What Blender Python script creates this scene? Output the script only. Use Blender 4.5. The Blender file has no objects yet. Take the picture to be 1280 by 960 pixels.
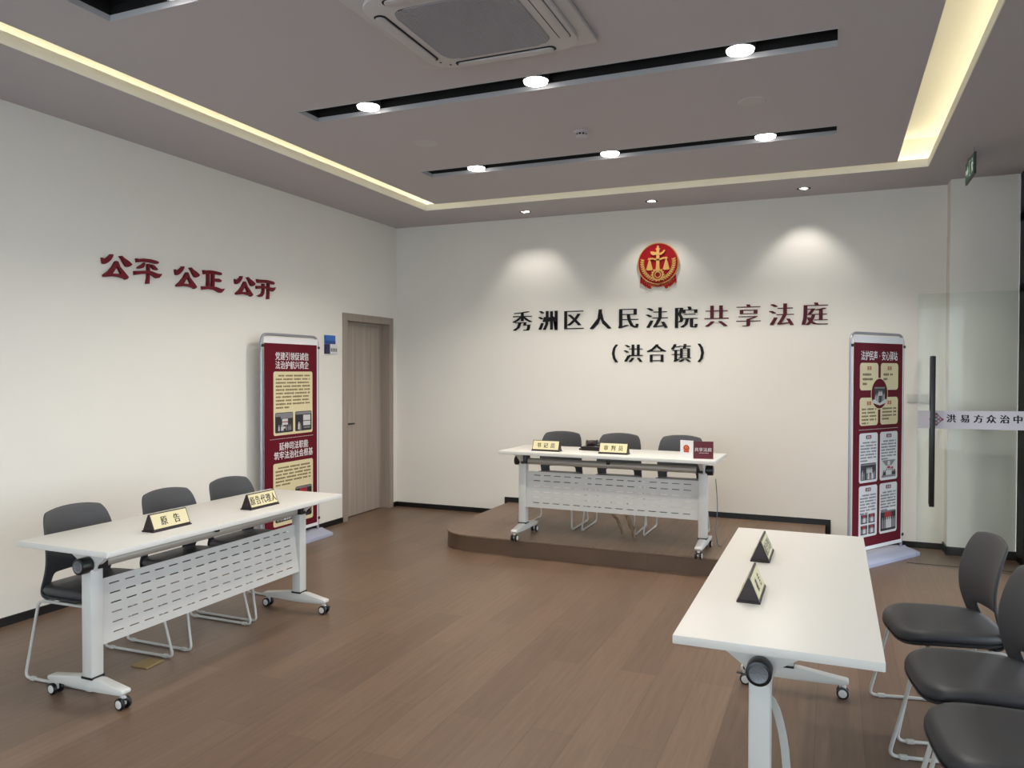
import bpy, bmesh, math, random
from mathutils import Vector, Matrix
random.seed(7)
SC = bpy.context.scene
COL = SC.collection
PI = math.pi

# ------------------------------------------------------------------ camera
cam_d = bpy.data.cameras.new('camera')
cam_d.sensor_fit = 'HORIZONTAL'
cam_d.sensor_width = 36.0
cam_d.lens = 36.0 * 965.0 / 1280.0
cam_d.clip_start = 0.05
cam = bpy.data.objects.new('camera', cam_d)
COL.objects.link(cam)
_yaw, _pit, _rol = 0.3951, 0.01695, 0.00243
_f = Vector((-math.sin(_yaw)*math.cos(_pit), math.cos(_yaw)*math.cos(_pit), -math.sin(_pit)))
_r = Vector((math.cos(_yaw), math.sin(_yaw), 0)); _u = _r.cross(_f)
_r2 = _r*math.cos(_rol)+_u*math.sin(_rol); _u2 = -_r*math.sin(_rol)+_u*math.cos(_rol)
_m = Matrix((_r2, _u2, -_f)).transposed().to_4x4()
_m.translation = (4.621, -7.643, 1.55)
cam.matrix_world = _m
SC.camera = cam

# ------------------------------------------------------------------ colour management, world, lights
SC.view_settings.view_transform = 'Standard'
SC.view_settings.look = 'None'
SC.view_settings.exposure = 0.75
SC.view_settings.gamma = 1.0
SC.view_settings.use_curve_mapping = False

SKY_STRENGTH = 3.4
SPOT_W = (64.0, 38.0, 18.0, 16.0)          # track downlights
WALL_SPOT_W = 14.0      # wall-washing downlights
COVE_STRENGTH = 4.4     # hidden light strips
LENS_STRENGTH = 9.0

world = bpy.data.worlds.new('sky'); SC.world = world
world.use_nodes = True
_bg = world.node_tree.nodes['Background']
_bg.inputs[0].default_value = (0.84, 0.91, 1.0, 1)
_bg.inputs[1].default_value = SKY_STRENGTH

H = 3.17                # ceiling height
XR = 6.06               # right glazing plane
YF = -10.5              # wall behind the camera

def link(o, parent=None):
    COL.objects.link(o)
    if parent is not None: o.parent = parent
    return o

def portal(name, loc, rot, sx, sy):
    l = bpy.data.lights.new(name, 'AREA'); l.shape = 'RECTANGLE'; l.size = sx; l.size_y = sy
    l.cycles.is_portal = True
    o = bpy.data.objects.new(name, l); o.location = loc; o.rotation_euler = rot; link(o)
    return o
portal('daylight_portal', (XR+.03, -5.4, 1.4), (0, PI/2, 0), 2.75, 10.0)
portal('daylight_portal', (3.0, YF-.15, 1.4), (-PI/2, 0, 0), 5.2, 2.75)

# ------------------------------------------------------------------ helpers
def lin(c):
    def f(v): return v/12.92 if v <= .04045 else ((v+.055)/1.055)**2.4
    if isinstance(c, str): c = tuple(int(c[i:i+2], 16)/255 for i in (0, 2, 4))
    return (f(c[0]), f(c[1]), f(c[2]), 1)

def mat(name, c, rough=.5, metal=0.0, spec=.5, emit=None, es=0.0, noise=0.0, nscale=40.0, bump=0.0):
    m = bpy.data.materials.new(name); m.use_nodes = True
    nt = m.node_tree; b = nt.nodes['Principled BSDF']
    col = lin(c)
    b.inputs['Base Color'].default_value = col
    b.inputs['Roughness'].default_value = rough
    b.inputs['Metallic'].default_value = metal
    b.inputs['Specular IOR Level'].default_value = spec
    if emit is not None:
        b.inputs['Emission Color'].default_value = lin(emit)
        b.inputs['Emission Strength'].default_value = es
    if noise or bump:
        tc = nt.nodes.new('ShaderNodeTexCoord'); n = nt.nodes.new('ShaderNodeTexNoise')
        n.inputs['Scale'].default_value = nscale; n.inputs['Detail'].default_value = 4
        nt.links.new(tc.outputs['Object'], n.inputs['Vector'])
        if noise:
            mx = nt.nodes.new('ShaderNodeMix'); mx.data_type = 'RGBA'
            mx.inputs[6].default_value = tuple(v*(1-noise) for v in col[:3])+(1,)
            mx.inputs[7].default_value = tuple(min(1, v*(1+noise)) for v in col[:3])+(1,)
            nt.links.new(n.outputs['Fac'], mx.inputs[0]); nt.links.new(mx.outputs[2], b.inputs['Base Color'])
        if bump:
            bp = nt.nodes.new('ShaderNodeBump'); bp.inputs['Strength'].default_value = bump
            bp.inputs['Distance'].default_value = .002
            nt.links.new(n.outputs['Fac'], bp.inputs['Height']); nt.links.new(bp.outputs[0], b.inputs['Normal'])
    return m

def wood_mat(name, c1, c2, plank_w, plank_l, rough, rot=PI/2, seam=.55, grain=.35, coord='Object'):
    """planks running along world y (rot = 90 deg): brick pattern plus stretched noise"""
    m = bpy.data.materials.new(name); m.use_nodes = True
    nt = m.node_tree; L = nt.links; b = nt.nodes['Principled BSDF']
    tc = nt.nodes.new('ShaderNodeTexCoord'); mp = nt.nodes.new('ShaderNodeMapping')
    mp.inputs['Rotation'].default_value = (0, 0, rot)
    L.new(tc.outputs[coord], mp.inputs['Vector'])
    br = nt.nodes.new('ShaderNodeTexBrick')
    br.inputs['Color1'].default_value = lin(c1); br.inputs['Color2'].default_value = lin(c2)
    br.inputs['Mortar'].default_value = tuple(v*seam for v in lin(c1)[:3])+(1,)
    br.inputs['Scale'].default_value = 1; br.inputs['Mortar Size'].default_value = .0012
    br.inputs['Brick Width'].default_value = plank_l; br.inputs['Row Height'].default_value = plank_w
    br.offset = .37; br.inputs['Bias'].default_value = 0.0
    L.new(mp.outputs[0], br.inputs['Vector'])
    mp2 = nt.nodes.new('ShaderNodeMapping'); mp2.inputs['Scale'].default_value = (1.6, 26, 1.6)
    L.new(mp.outputs[0], mp2.inputs['Vector'])
    n = nt.nodes.new('ShaderNodeTexNoise'); n.inputs['Scale'].default_value = 1.5; n.inputs['Detail'].default_value = 6
    n.inputs['Roughness'].default_value = .65
    L.new(mp2.outputs[0], n.inputs['Vector'])
    n2 = nt.nodes.new('ShaderNodeTexNoise'); n2.inputs['Scale'].default_value = .8; n2.inputs['Detail'].default_value = 2
    L.new(mp.outputs[0], n2.inputs['Vector'])
    mr = nt.nodes.new('ShaderNodeMapRange'); mr.inputs[1].default_value = .3; mr.inputs[2].default_value = .7
    mr.inputs[3].default_value = 1-grain*.5; mr.inputs[4].default_value = 1+grain*.5
    L.new(n.outputs['Fac'], mr.inputs[0])
    hsv = nt.nodes.new('ShaderNodeHueSaturation')
    L.new(br.outputs['Color'], hsv.inputs['Color']); L.new(mr.outputs[0], hsv.inputs['Value'])
    L.new(hsv.outputs[0], b.inputs['Base Color'])
    b.inputs['Roughness'].default_value = rough
    b.inputs['Specular IOR Level'].default_value = .4
    return m

def glass_mat(name, tint, refl=.06):
    m = bpy.data.materials.new(name); m.use_nodes = True
    nt = m.node_tree; nt.nodes.clear()
    o = nt.nodes.new('ShaderNodeOutputMaterial'); mx = nt.nodes.new('ShaderNodeMixShader')
    t = nt.nodes.new('ShaderNodeBsdfTransparent'); g = nt.nodes.new('ShaderNodeBsdfGlossy')
    t.inputs[0].default_value = tint; g.inputs['Roughness'].default_value = .02
    fr = nt.nodes.new('ShaderNodeFresnel'); fr.inputs['IOR'].default_value = 1.5
    ml = nt.nodes.new('ShaderNodeMath'); ml.operation = 'MULTIPLY_ADD'
    ml.inputs[1].default_value = .3 if refl == 0 else 1.0; ml.inputs[2].default_value = refl*.3
    nt.links.new(fr.outputs[0], ml.inputs[0])
    nt.links.new(ml.outputs[0], mx.inputs[0]); nt.links.new(t.outputs[0], mx.inputs[1]); nt.links.new(g.outputs[0], mx.inputs[2])
    nt.links.new(mx.outputs[0], o.inputs[0])
    return m

class MB:
    """collects shapes into one mesh"""
    def __init__(s): s.bm = bmesh.new()
    def _merge(s, b2, M=None):
        me = bpy.data.meshes.new('tmp'); b2.to_mesh(me); b2.free()
        if M is not None: me.transform(M)
        s.bm.from_mesh(me); bpy.data.meshes.remove(me)
    def add(s, me, M=None):
        me = me.copy()
        if M is not None: me.transform(M)
        s.bm.from_mesh(me); bpy.data.meshes.remove(me); return s
    def box(s, x0, x1, y0, y1, z0, z1, bev=0, M=None, seg=2):
        b = bmesh.new(); bmesh.ops.create_cube(b, size=1)
        bmesh.ops.scale(b, vec=(x1-x0, y1-y0, z1-z0), verts=b.verts)
        bmesh.ops.translate(b, vec=((x0+x1)/2, (y0+y1)/2, (z0+z1)/2), verts=b.verts)
        if bev: bmesh.ops.bevel(b, geom=b.edges[:], offset=bev, segments=seg, affect='EDGES', profile=.5)
        s._merge(b, M); return s
    def cyl(s, p0, p1, r, r2=None, seg=20, bev=0):
        p0 = Vector(p0); p1 = Vector(p1); d = p1-p0
        b = bmesh.new()
        bmesh.ops.create_cone(b, cap_ends=True, segments=seg, radius1=r, radius2=r if r2 is None else r2, depth=d.length)
        if bev:
            es = [e for e in b.edges if len(e.link_faces) == 2 and any(len(f.verts) > 4 for f in e.link_faces)]
            bmesh.ops.bevel(b, geom=es, offset=bev, segments=2, affect='EDGES', profile=.5)
        q = Vector((0, 0, 1)).rotation_difference(d.normalized()).to_matrix().to_4x4()
        q.translation = (p0+p1)/2
        s._merge(b, q); return s
    def tube(s, pts, r, seg=8, closed=False, fillet=0):
        pts = [Vector(p) for p in pts]
        if fillet:
            out = []; n = len(pts)
            for i, p in enumerate(pts):
                if not closed and i in (0, n-1): out.append(p); continue
                a = (pts[i-1]-p); c = (pts[(i+1) % n]-p)
                fr = min(fillet, a.length*.45, c.length*.45)
                A = p+a.normalized()*fr; B = p+c.normalized()*fr
                for k in range(6):
                    t = k/5; out.append(A*(1-t)**2+p*2*t*(1-t)+B*t*t)
            pts = out
        n = len(pts); rings = []
        rr = r if isinstance(r, (list, tuple)) else [r]*n
        nrm = None
        for i in range(n):
            if closed: d = (pts[(i+1) % n]-pts[i-1])
            else: d = pts[min(i+1, n-1)]-pts[max(i-1, 0)]
            d.normalize()
            if nrm is None:
                nrm = d.orthogonal().normalized()
            nrm = (nrm-d*nrm.dot(d))
            if nrm.length < 1e-6: nrm = d.orthogonal()
            nrm.normalize(); bn = d.cross(nrm)
            rings.append([s.bm.verts.new(pts[i]+(nrm*math.cos(2*PI*k/seg)+bn*math.sin(2*PI*k/seg))*rr[i]) for k in range(seg)])
        for i in range(n if closed else n-1):
            a, b = rings[i], rings[(i+1) % n]
            for k in range(seg):
                s.bm.faces.new((a[k], a[(k+1) % seg], b[(k+1) % seg], b[k]))
        if not closed:
            s.bm.faces.new(rings[0][::-1]); s.bm.faces.new(rings[-1])
        return s
    def lathe(s, prof, M=None, seg=32):
        b = bmesh.new(); rings = []
        for (r, z) in prof:
            if r < 1e-6: rings.append([b.verts.new((0, 0, z))])
            else: rings.append([b.verts.new((r*math.cos(2*PI*k/seg), r*math.sin(2*PI*k/seg), z)) for k in range(seg)])
        for a, c in zip(rings, rings[1:]):
            for k in range(seg):
                k2 = (k+1) % seg
                if len(a) == 1 and len(c) == 1: continue
                if len(a) == 1: b.faces.new((a[0], c[k2], c[k]))
                elif len(c) == 1: b.faces.new((a[k], a[k2], c[0]))
                else: b.faces.new((a[k], a[k2], c[k2], c[k]))
        bmesh.ops.recalc_face_normals(b, faces=b.faces[:])
        s._merge(b, M); return s
    def prism(s, poly, d0, d1, M=None, bev=0):
        """polygon in local (x, y), extruded from z=d0 to z=d1"""
        b = bmesh.new()
        lo = [b.verts.new((x, y, d0)) for x, y in poly]; hi = [b.verts.new((x, y, d1)) for x, y in poly]
        b.faces.new(lo[::-1]); b.faces.new(hi); n = len(poly)
        for k in range(n): b.faces.new((lo[k], lo[(k+1) % n], hi[(k+1) % n], hi[k]))
        bmesh.ops.recalc_face_normals(b, faces=b.faces[:])
        if bev:
            bmesh.ops.bevel(b, geom=b.edges[:], offset=bev, segments=2, affect='EDGES', profile=.5)
        s._merge(b, M); return s
    def rings(s, rs, close_top=True, close_bot=True):
        R = [[s.bm.verts.new(p) for p in r] for r in rs]; n = len(R[0])
        for a, b in zip(R, R[1:]):
            for k in range(n): s.bm.faces.new((a[k], a[(k+1) % n], b[(k+1) % n], b[k]))
        if close_bot: s.bm.faces.new(R[0][::-1])
        if close_top: s.bm.faces.new(R[-1])
        return s
    def build(s, name, m, parent=None, smooth=None, recalc=True):
        if recalc: bmesh.ops.recalc_face_normals(s.bm, faces=s.bm.faces[:])
        me = bpy.data.meshes.new(name); s.bm.to_mesh(me); s.bm.free()
        me.materials.append(m)
        o = bpy.data.objects.new(name, me); link(o, parent)
        if smooth is not None:
            me.shade_smooth()
            me.set_sharp_from_angle(angle=math.radians(smooth))
        return o

def multi(name, items, parent=None):
    """one mesh made of several shape collections, each with its own material"""
    b = bmesh.new(); me = bpy.data.meshes.new(name)
    for k, (mb, m) in enumerate(items):
        bmesh.ops.recalc_face_normals(mb.bm, faces=mb.bm.faces[:])
        n0 = len(b.faces)
        t = bpy.data.meshes.new('t'); mb.bm.to_mesh(t); mb.bm.free(); b.from_mesh(t); bpy.data.meshes.remove(t)
        b.faces.ensure_lookup_table()
        for f in b.faces[n0:]: f.material_index = k
        me.materials.append(m)
    b.to_mesh(me); b.free()
    return link(bpy.data.objects.new(name, me), parent)

def tag(o, label=None, cat=None, group=None, kind=None):
    if label: o['label'] = label
    if cat: o['category'] = cat
    if group: o['group'] = group
    if kind: o['kind'] = kind
    return o

def thing(name, label, cat, loc=(0, 0, 0), rz=0, group=None):
    o = bpy.data.objects.new(name, None); link(o)
    o.empty_display_size = .1
    o.location = loc; o.rotation_euler = (0, 0, rz)
    return tag(o, label, cat, group)

def struct(o): o['kind'] = 'structure'; return o

def kids(o): return [c for c in COL.objects if c.parent == o]
def dup(root, loc, rz, label, group=None):
    r = root.copy(); COL.objects.link(r); r.location = loc; r.rotation_euler = (0, 0, rz); r['label'] = label
    if group: r['group'] = group
    for ch in kids(root):
        c = ch.copy(); COL.objects.link(c); c.parent = r
        for g in kids(ch):
            d = g.copy(); COL.objects.link(d); d.parent = c
    return r

def rrect(w, h, r, n=5, cx=0, cy=0):
    P = []
    for (sx, sy, a0) in ((1, 1, 0), (-1, 1, 90), (-1, -1, 180), (1, -1, 270)):
        for k in range(n+1):
            a = math.radians(a0+90*k/n)
            P.append((cx+sx*(w/2-r)+r*math.cos(a), cy+sy*(h/2-r)+r*math.sin(a)))
    return P

_cache = {}
def glyph(ch, weight=0.0, song=0.0, depth=.1, res=2):
    """one line of text as a mesh, one unit per em, lying in xy with the depth along z.
    song > 0 widens the upright strokes only, the way a Song face does"""
    key = (ch, weight, song, depth, res)
    if key in _cache: return _cache[key]
    cu = bpy.data.curves.new('glyph', 'FONT'); cu.body = ch; cu.size = 1; cu.extrude = depth/2
    cu.offset = weight; cu.resolution_u = res
    o = bpy.data.objects.new('glyph', cu); COL.objects.link(o)
    dg = bpy.context.evaluated_depsgraph_get()
    me = bpy.data.meshes.new_from_object(o.evaluated_get(dg))
    bpy.data.objects.remove(o); bpy.data.curves.remove(cu)
    if song:
        b = MB()
        for q, k in enumerate((-1, -.33, .33, 1)): b.add(me, Matrix.Translation((song*k, 0, depth*.06*q)))
        m2 = bpy.data.meshes.new('glyph'); b.bm.to_mesh(m2); b.bm.free(); me = m2
    _cache[key] = me
    return me

def place(cx, cy, cz, size, out, right=(1, 0, 0), up=(0, 0, 1), ctr=(.5, .38), sx=1.0, depth=1.0):
    """matrix that puts em-box centre at (cx,cy,cz); out = normal"""
    R = Vector(right).normalized(); U = Vector(up).normalized(); N = Vector(out).normalized()
    M = Matrix((R*size*sx, U*size, N*size*depth)).transposed().to_4x4()
    c = Vector((cx, cy, cz))-R*size*sx*ctr[0]-U*size*ctr[1]
    M.translation = c
    return M

# ------------------------------------------------------------------ materials
M_wall = mat('wall_paint', 'e4e0d8', .85, noise=.015, nscale=3)
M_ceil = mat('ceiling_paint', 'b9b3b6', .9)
M_black = mat('black_plastic', '0d0d0f', .35)
M_blackm = mat('black_matte', '08080a', .7)
M_base = mat('baseboard_black', '0b0b0d', .4)
M_white = mat('white_metal', 'c9c8c4', .38, spec=.5)
M_top = mat('white_laminate', 'd3d1cc', .42, noise=.01, nscale=30)
M_beam = mat('grey_beam_metal', 'a9a39a', .4, .3)
M_grey = mat('grey_plastic', '37383c', .55, bump=.15, nscale=600)
M_seat = mat('dark_leatherette', '37383c', .5, bump=.2, nscale=300)
M_wire = mat('white_wire', 'bdbbb7', .35)
M_floor = wood_mat('floor_planks', '76604f', '6a5546', .19, 1.25, .36, grain=.3)
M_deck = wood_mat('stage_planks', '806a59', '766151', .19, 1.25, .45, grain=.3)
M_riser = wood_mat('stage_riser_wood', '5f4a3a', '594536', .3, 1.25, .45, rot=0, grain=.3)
M_door = wood_mat('door_laminate', '8d8078', '84776f', 2.0, 9.0, .5, rot=0, grain=.0)
M_plate = mat('pale_gold', 'd3c89f', .5, 0)
M_dwood = mat('dark_wood', '1d1013', .35)
M_ink = mat('ink_black', '16130f', .6)
M_blkch = mat('black_letter', '08070b', .6, spec=.25)
M_redch = mat('maroon_letter', '4f0e1c', .55, spec=.25)
M_calli = mat('crimson_letter', '6e0c1e', .55, spec=.3)
M_glass = glass_mat('door_glass', (.94, .965, .95, 1), .0)
M_wglass = glass_mat('window_glass', (.92, .95, .95, 1), .05)
M_alu = mat('silver_tube', 'a2a4ae', .35, .6)
M_pbase = mat('grey_blue_plastic', 'a9aec4', .5)
M_maroon = mat('maroon_print', '5f081c', .7, spec=.2)
M_paper = mat('white_fabric', 'e2e1e2', .6)
M_cream = mat('cream_print', 'd8cba2', .55)
M_wprint = mat('white_print', 'd5d5d6', .55)
M_tprint = mat('text_print', '6b5d3a', .6)
M_gprint = mat('grey_text_print', '77777c', .6)
M_orange = mat('orange_print', 'a8502a', .6)
M_pdark = mat('photo_dark', '1e1f24', .5)
M_pmid = mat('photo_grey', '7d7c80', .5)
M_plight = mat('photo_light', 'c9c7c6', .5)
M_pred = mat('photo_red', '9c2030', .5)
M_gold = mat('emblem_gold', 'dfae62', .35, .2)
M_ered = mat('emblem_red', '980a16', .6, spec=.2)
M_cove_in = mat('cove_lit_white', 'e8e6df', .85)  # lighter than the ceiling paint so the slot and lip look lit
M_drop = mat('track_lip', 'b4b4b8', .5)
M_lens = mat('lamp_lens', 'ffffff', .5, emit='fff8f2', es=LENS_STRENGTH)
M_cove = mat('cove_strip', 'ffffff', .5, emit='fff3cc', es=COVE_STRENGTH)

def grain_mat(name, c, rough, amt=.14, axis_scale=(30, 30, .9)):
    m = bpy.data.materials.new(name); m.use_nodes = True
    nt = m.node_tree; L = nt.links; b = nt.nodes['Principled BSDF']
    tc = nt.nodes.new('ShaderNodeTexCoord'); mp = nt.nodes.new('ShaderNodeMapping')
    mp.inputs['Scale'].default_value = axis_scale
    L.new(tc.outputs['Object'], mp.inputs['Vector'])
    n = nt.nodes.new('ShaderNodeTexNoise'); n.inputs['Scale'].default_value = 1.0; n.inputs['Detail'].default_value = 5
    L.new(mp.outputs[0], n.inputs['Vector'])
    mr = nt.nodes.new('ShaderNodeMapRange'); mr.inputs[1].default_value = .3; mr.inputs[2].default_value = .7
    mr.inputs[3].default_value = 1-amt; mr.inputs[4].default_value = 1+amt
    L.new(n.outputs['Fac'], mr.inputs[0])
    h = nt.nodes.new('ShaderNodeHueSaturation'); h.inputs['Color'].default_value = lin(c)
    L.new(mr.outputs[0], h.inputs['Value']); L.new(h.outputs[0], b.inputs['Base Color'])
    b.inputs['Roughness'].default_value = rough; b.inputs['Specular IOR Level'].default_value = .4
    return m
M_door = grain_mat('door_laminate', 'a1958a', .5)
M_frame = grain_mat('door_frame_laminate', '978b80', .5, .08)
M_bark = grain_mat('driftwood', '8a745c', .8, .35, (40, 40, 12))

# ================================================================== STRUCTURE
struct(MB().box(-.3, XR+.1, YF-.1, .2, -.1, 0).build('floor', M_floor))

# left wall with its door opening
DY0, DY1, DH = -.985, -.15, 2.075
b = MB()
b.box(-.2, 0, YF, DY0, 0, H); b.box(-.2, 0, DY1, .2, 0, H); b.box(-.2, 0, DY0, DY1, DH, H)
b.box(-.3, -.2, DY0-.05, DY1+.05, 0, DH)  # unseen backing, added to block sky light under the door leaf
struct(b.build('wall_left', M_wall))
struct(MB().box(0, XR+.1, 0, .2, 0, H).build('wall_back', M_wall))
struct(MB().box(5.515, 6.012, -.205, 0, 0, H).build('wall_pillar', M_wall))
b = MB()
b.box(-.2, .35, YF-.12, YF, 0, H); b.box(5.65, XR+.1, YF-.12, YF, 0, H); b.box(.35, 5.65, YF-.12, YF, 2.85, H)
struct(b.build('wall_front', M_wall))
struct(MB().box(XR, XR+.1, YF, -.47, 2.85, H).build('wall_right', M_wall))

# baseboards
BB = .052
b = MB(); b.box(0, .012, YF, -1.06, 0, BB); b.box(0, .012, -.085, 0, 0, BB)
struct(b.build('baseboard_left', M_base))
SH = .14   # stage height
b = MB()
b.box(0, 1.40, -.012, 0, 0, BB)
b.box(1.355, 1.40, -.012, 0, BB, SH+BB); b.box(1.40, 4.56, -.012, 0, SH, SH+BB)
b.box(4.56, 4.605, -.012, 0, BB, SH+BB); b.box(4.56, 5.515, -.012, 0, 0, BB)
struct(b.build('baseboard_back', M_base))
b = MB(); b.box(5.503, 5.515, -.217, 0, 0, BB+.02); b.box(5.503, 6.024, -.217, -.205, 0, BB+.02)
struct(b.build('baseboard_pillar', M_base))

# ------------------------------------------------------------------ ceiling
OX0, OX1, OY = .793, 5.296, -.742       # outer edge of the lit slot
IX0, IX1, IY = 1.025, 5.058, -.975      # inner edge
TR = [(1.50, 4.628, -2.108, -1.905), (1.50, 4.628, -3.672, -3.455), (1.50, 4.628, -5.25, -5.025), (1.50, 4.628, -6.82, -6.60)]
T = .062
DL = [(1.706, -.312), (3.0, -.312), (4.36, -.320)]
b = MB()
def grid_board(b, x0, x1, y0, y1, holes, z0, z1):
    """flat board with rectangular holes, all holes at one y range"""
    if not holes: b.box(x0, x1, y0, y1, z0, z1); return
    ya = min(h[2] for h in holes); yb = max(h[3] for h in holes)
    b.box(x0, x1, y0, ya, z0, z1); b.box(x0, x1, yb, y1, z0, z1)
    c = x0
    for h in sorted(holes):
        b.box(c, h[0], ya, yb, z0, z1); c = h[1]
    b.box(c, x1, ya, yb, z0, z1)
# perimeter boards
b.box(-.2, OX0, YF, OY, H, H+T); b.box(OX1, XR+.1, YF, OY, H, H+T)
grid_board(b, -.2, XR+.1, OY, .2, [(x-.038, x+.038, -.316-.038, -.316+.038) for x, y in DL], H, H+T)
# inner panel with the openings of the light troughs
ys = [IY]
edges = sorted(TR, key=lambda t: -t[3])
top = IY
for (x0, x1, ya, yb) in edges:
    b.box(IX0, IX1, yb, top, H, H+T)
    b.box(IX0, x0, ya, yb, H, H+T); b.box(x1, IX1, ya, yb, H, H+T)
    top = ya
b.box(IX0, IX1, YF, top, H, H+T)
# slot interior: inner faces, outer faces, roof
ZT = H+.27
b.box(-.2, XR+.1, YF-.1, .2, ZT, ZT+.05)
struct(b.build('ceiling', M_ceil))
# lightened inside of the lit slot: inner and outer faces, roof, and the thin lip along the outer edge
b = MB()
b.box(IX0, IX0+.02, YF, IY, H+T, ZT); b.box(IX1-.02, IX1, YF, IY, H+T, ZT); b.box(IX0, IX1, IY-.02, IY, H+T, ZT)
b.box(OX0-.17, OX0-.15, YF, OY+.17, H+T, ZT); b.box(OX1+.15, OX1+.17, YF, OY+.17, H+T, ZT)
b.box(OX0-.17, OX1+.17, OY+.15, OY+.17, H+T, ZT)
b.box(OX0-.15, IX0, YF, OY+.15, ZT-.004, ZT-.0005); b.box(IX1, OX1+.15, YF, OY+.15, ZT-.004, ZT-.0005); b.box(IX0, IX1, IY, OY+.15, ZT-.004, ZT-.0005)
b.box(OX0-.15, OX0-.001, YF, OY+.15, H+T, H+T+.001); b.box(OX1+.001, OX1+.15, YF, OY+.15, H+T, H+T+.001); b.box(OX0, OX1, OY+.001, OY+.15, H+T, H+T+.001)
b.box(OX0-.001, OX0+.004, YF, OY-.004, H-.002, H+T+.001); b.box(OX1-.004, OX1+.001, YF, OY-.004, H-.002, H+T+.001); b.box(OX0-.001, OX1+.001, OY-.004, OY+.001, H-.002, H+T+.001)
struct(b.build('trim_cove', M_cove_in))
# warm strips lying on the ledge behind the lip
b = MB()
zc = H+T+.002
b.box(OX0-.125, OX0-.095, YF+.1, OY+.09, zc, zc+.012)
b.box(OX1+.095, OX1+.125, YF+.1, OY+.09, zc, zc+.012)
b.box(OX0-.09, OX1+.09, OY+.095, OY+.125, zc, zc+.012)
struct(b.build('trim_cove_strip', M_cove))

# ------------------------------------------------------------------ door in the left wall
d = MB().box(-.135, -.095, DY0+.055, DY1-.045, .008, DH-.05).build('door_1', M_door); struct(d)
b = MB()
b.box(-.2, .014, DY0-.068, DY0+.012, 0, DH+.065, .003); b.box(-.2, .014, DY1-.012, DY1+.064, 0, DH+.065, .003)
b.box(-.2, .014, DY0+.012, DY1-.012, DH-.012, DH+.065, .003)
b.box(-.2, -.09, DY0+.012, DY0+.058, 0, DH-.01); b.box(-.2, -.09, DY1-.05, DY1-.012, 0, DH-.01); b.box(-.2, -.09, DY0+.05, DY1-.045, DH-.055, DH-.01)
fo = b.build('door_frame', M_frame, d)
b = MB(); b.cyl((-.095, -.885, .99), (-.052, -.885, .99), .012); b.cyl((-.052, -.89, .99), (-.052, -.765, .99), .0095, bev=.002)
b.cyl((-.095, -.885, .99), (-.089, -.885, .99), .025)
b.build('door_handle', M_black, d, 40)

# ------------------------------------------------------------------ stage platform with rounded corners
def stage_poly(x0, x1, y0, y1, r, n=14):
    P = [(x1, y1), (x0, y1)]
    for k in range(n+1):
        a = PI+PI/2*k/n; P.append((x0+r+r*math.cos(a), y0+r+r*math.sin(a)))
    for k in range(n+1):
        a = 1.5*PI+PI/2*k/n; P.append((x1-r+r*math.cos(a), y0+r+r*math.sin(a)))
    return P
st = thing('stage_platform', 'low wood-clad platform with rounded corners along the white back wall', 'platform', (0, 0, 0))
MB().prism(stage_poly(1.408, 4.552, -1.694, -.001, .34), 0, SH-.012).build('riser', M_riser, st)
MB().prism(stage_poly(1.40, 4.56, -1.70, -.001, .345), SH-.012, SH, bev=.002).build('deck', M_deck, st)

# ------------------------------------------------------------------ right glazing, wall behind the camera glazing
w = MB()
for (ya, yb) in ((-.47, -.207), (-.86, -.78), (-1.86, -1.78), (-3.5, -3.42), (-5.2, -5.12), (-6.9, -6.82), (-8.6, -8.52), (YF, YF+.08)):  # wide corner mullion added so the strip beside the pillar stays dark
    w.box(XR-.045, XR+.06, ya, yb, 0, 2.85)
w.box(XR-.045, XR+.1, -.47, -.207, 2.85, H); w.box(XR-.045, XR+.06, YF, -.2, 2.78, 2.85); w.box(XR-.045, XR+.06, YF, -.2, 2.2, 2.26)
w.box(XR-.045, XR+.06, YF, -1.8, 0, .06); w.box(XR-.045, XR+.06, -.8, -.2, 0, .06)
wo = struct(w.build('window_1', M_blackm))
g = MB()
for (ya, yb) in ((-.78, -.47), (-3.42, -1.86), (-5.12, -3.5), (-6.82, -5.2), (-8.52, -6.9), (YF+.08, -8.6)):
    g.box(XR, XR+.01, ya, yb, .06, 2.2); g.box(XR, XR+.01, ya, yb, 2.26, 2.78)
g.box(XR, XR+.01, -1.78, -.86, 2.26, 2.78)
g.build('window_panes', M_wglass, wo)
w = MB()
for x in (.35, 1.7, 3.0, 4.3, 5.57):
    w.box(x, x+.08, YF-.1, YF-.02, 0, 2.85)
w.box(.35, 5.65, YF-.1, YF-.02, 2.77, 2.85); w.box(.35, 5.65, YF-.1, YF-.02, 0, .08)
wo = struct(w.build('window_2', M_blackm))
g = MB()
for a, c in ((.43, 1.7), (1.78, 3.0), (3.08, 4.3), (4.38, 5.57)): g.box(a, c, YF-.065, YF-.055, .08, 2.77)
g.build('window_panes', M_wglass, wo)
struct(MB().box(XR+.1, 26, -26, 12, -.12, -.02).build('ground_outside', mat('paving', '55534f', .9, noise=.08)))

struct(MB().box(XR+.1, XR+2.8, YF-1, .2, 2.9, 3.1).build('trim_added_sky_blocker', M_ceil))  # unseen canopy, added to cut the sky light through the right glazing

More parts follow.
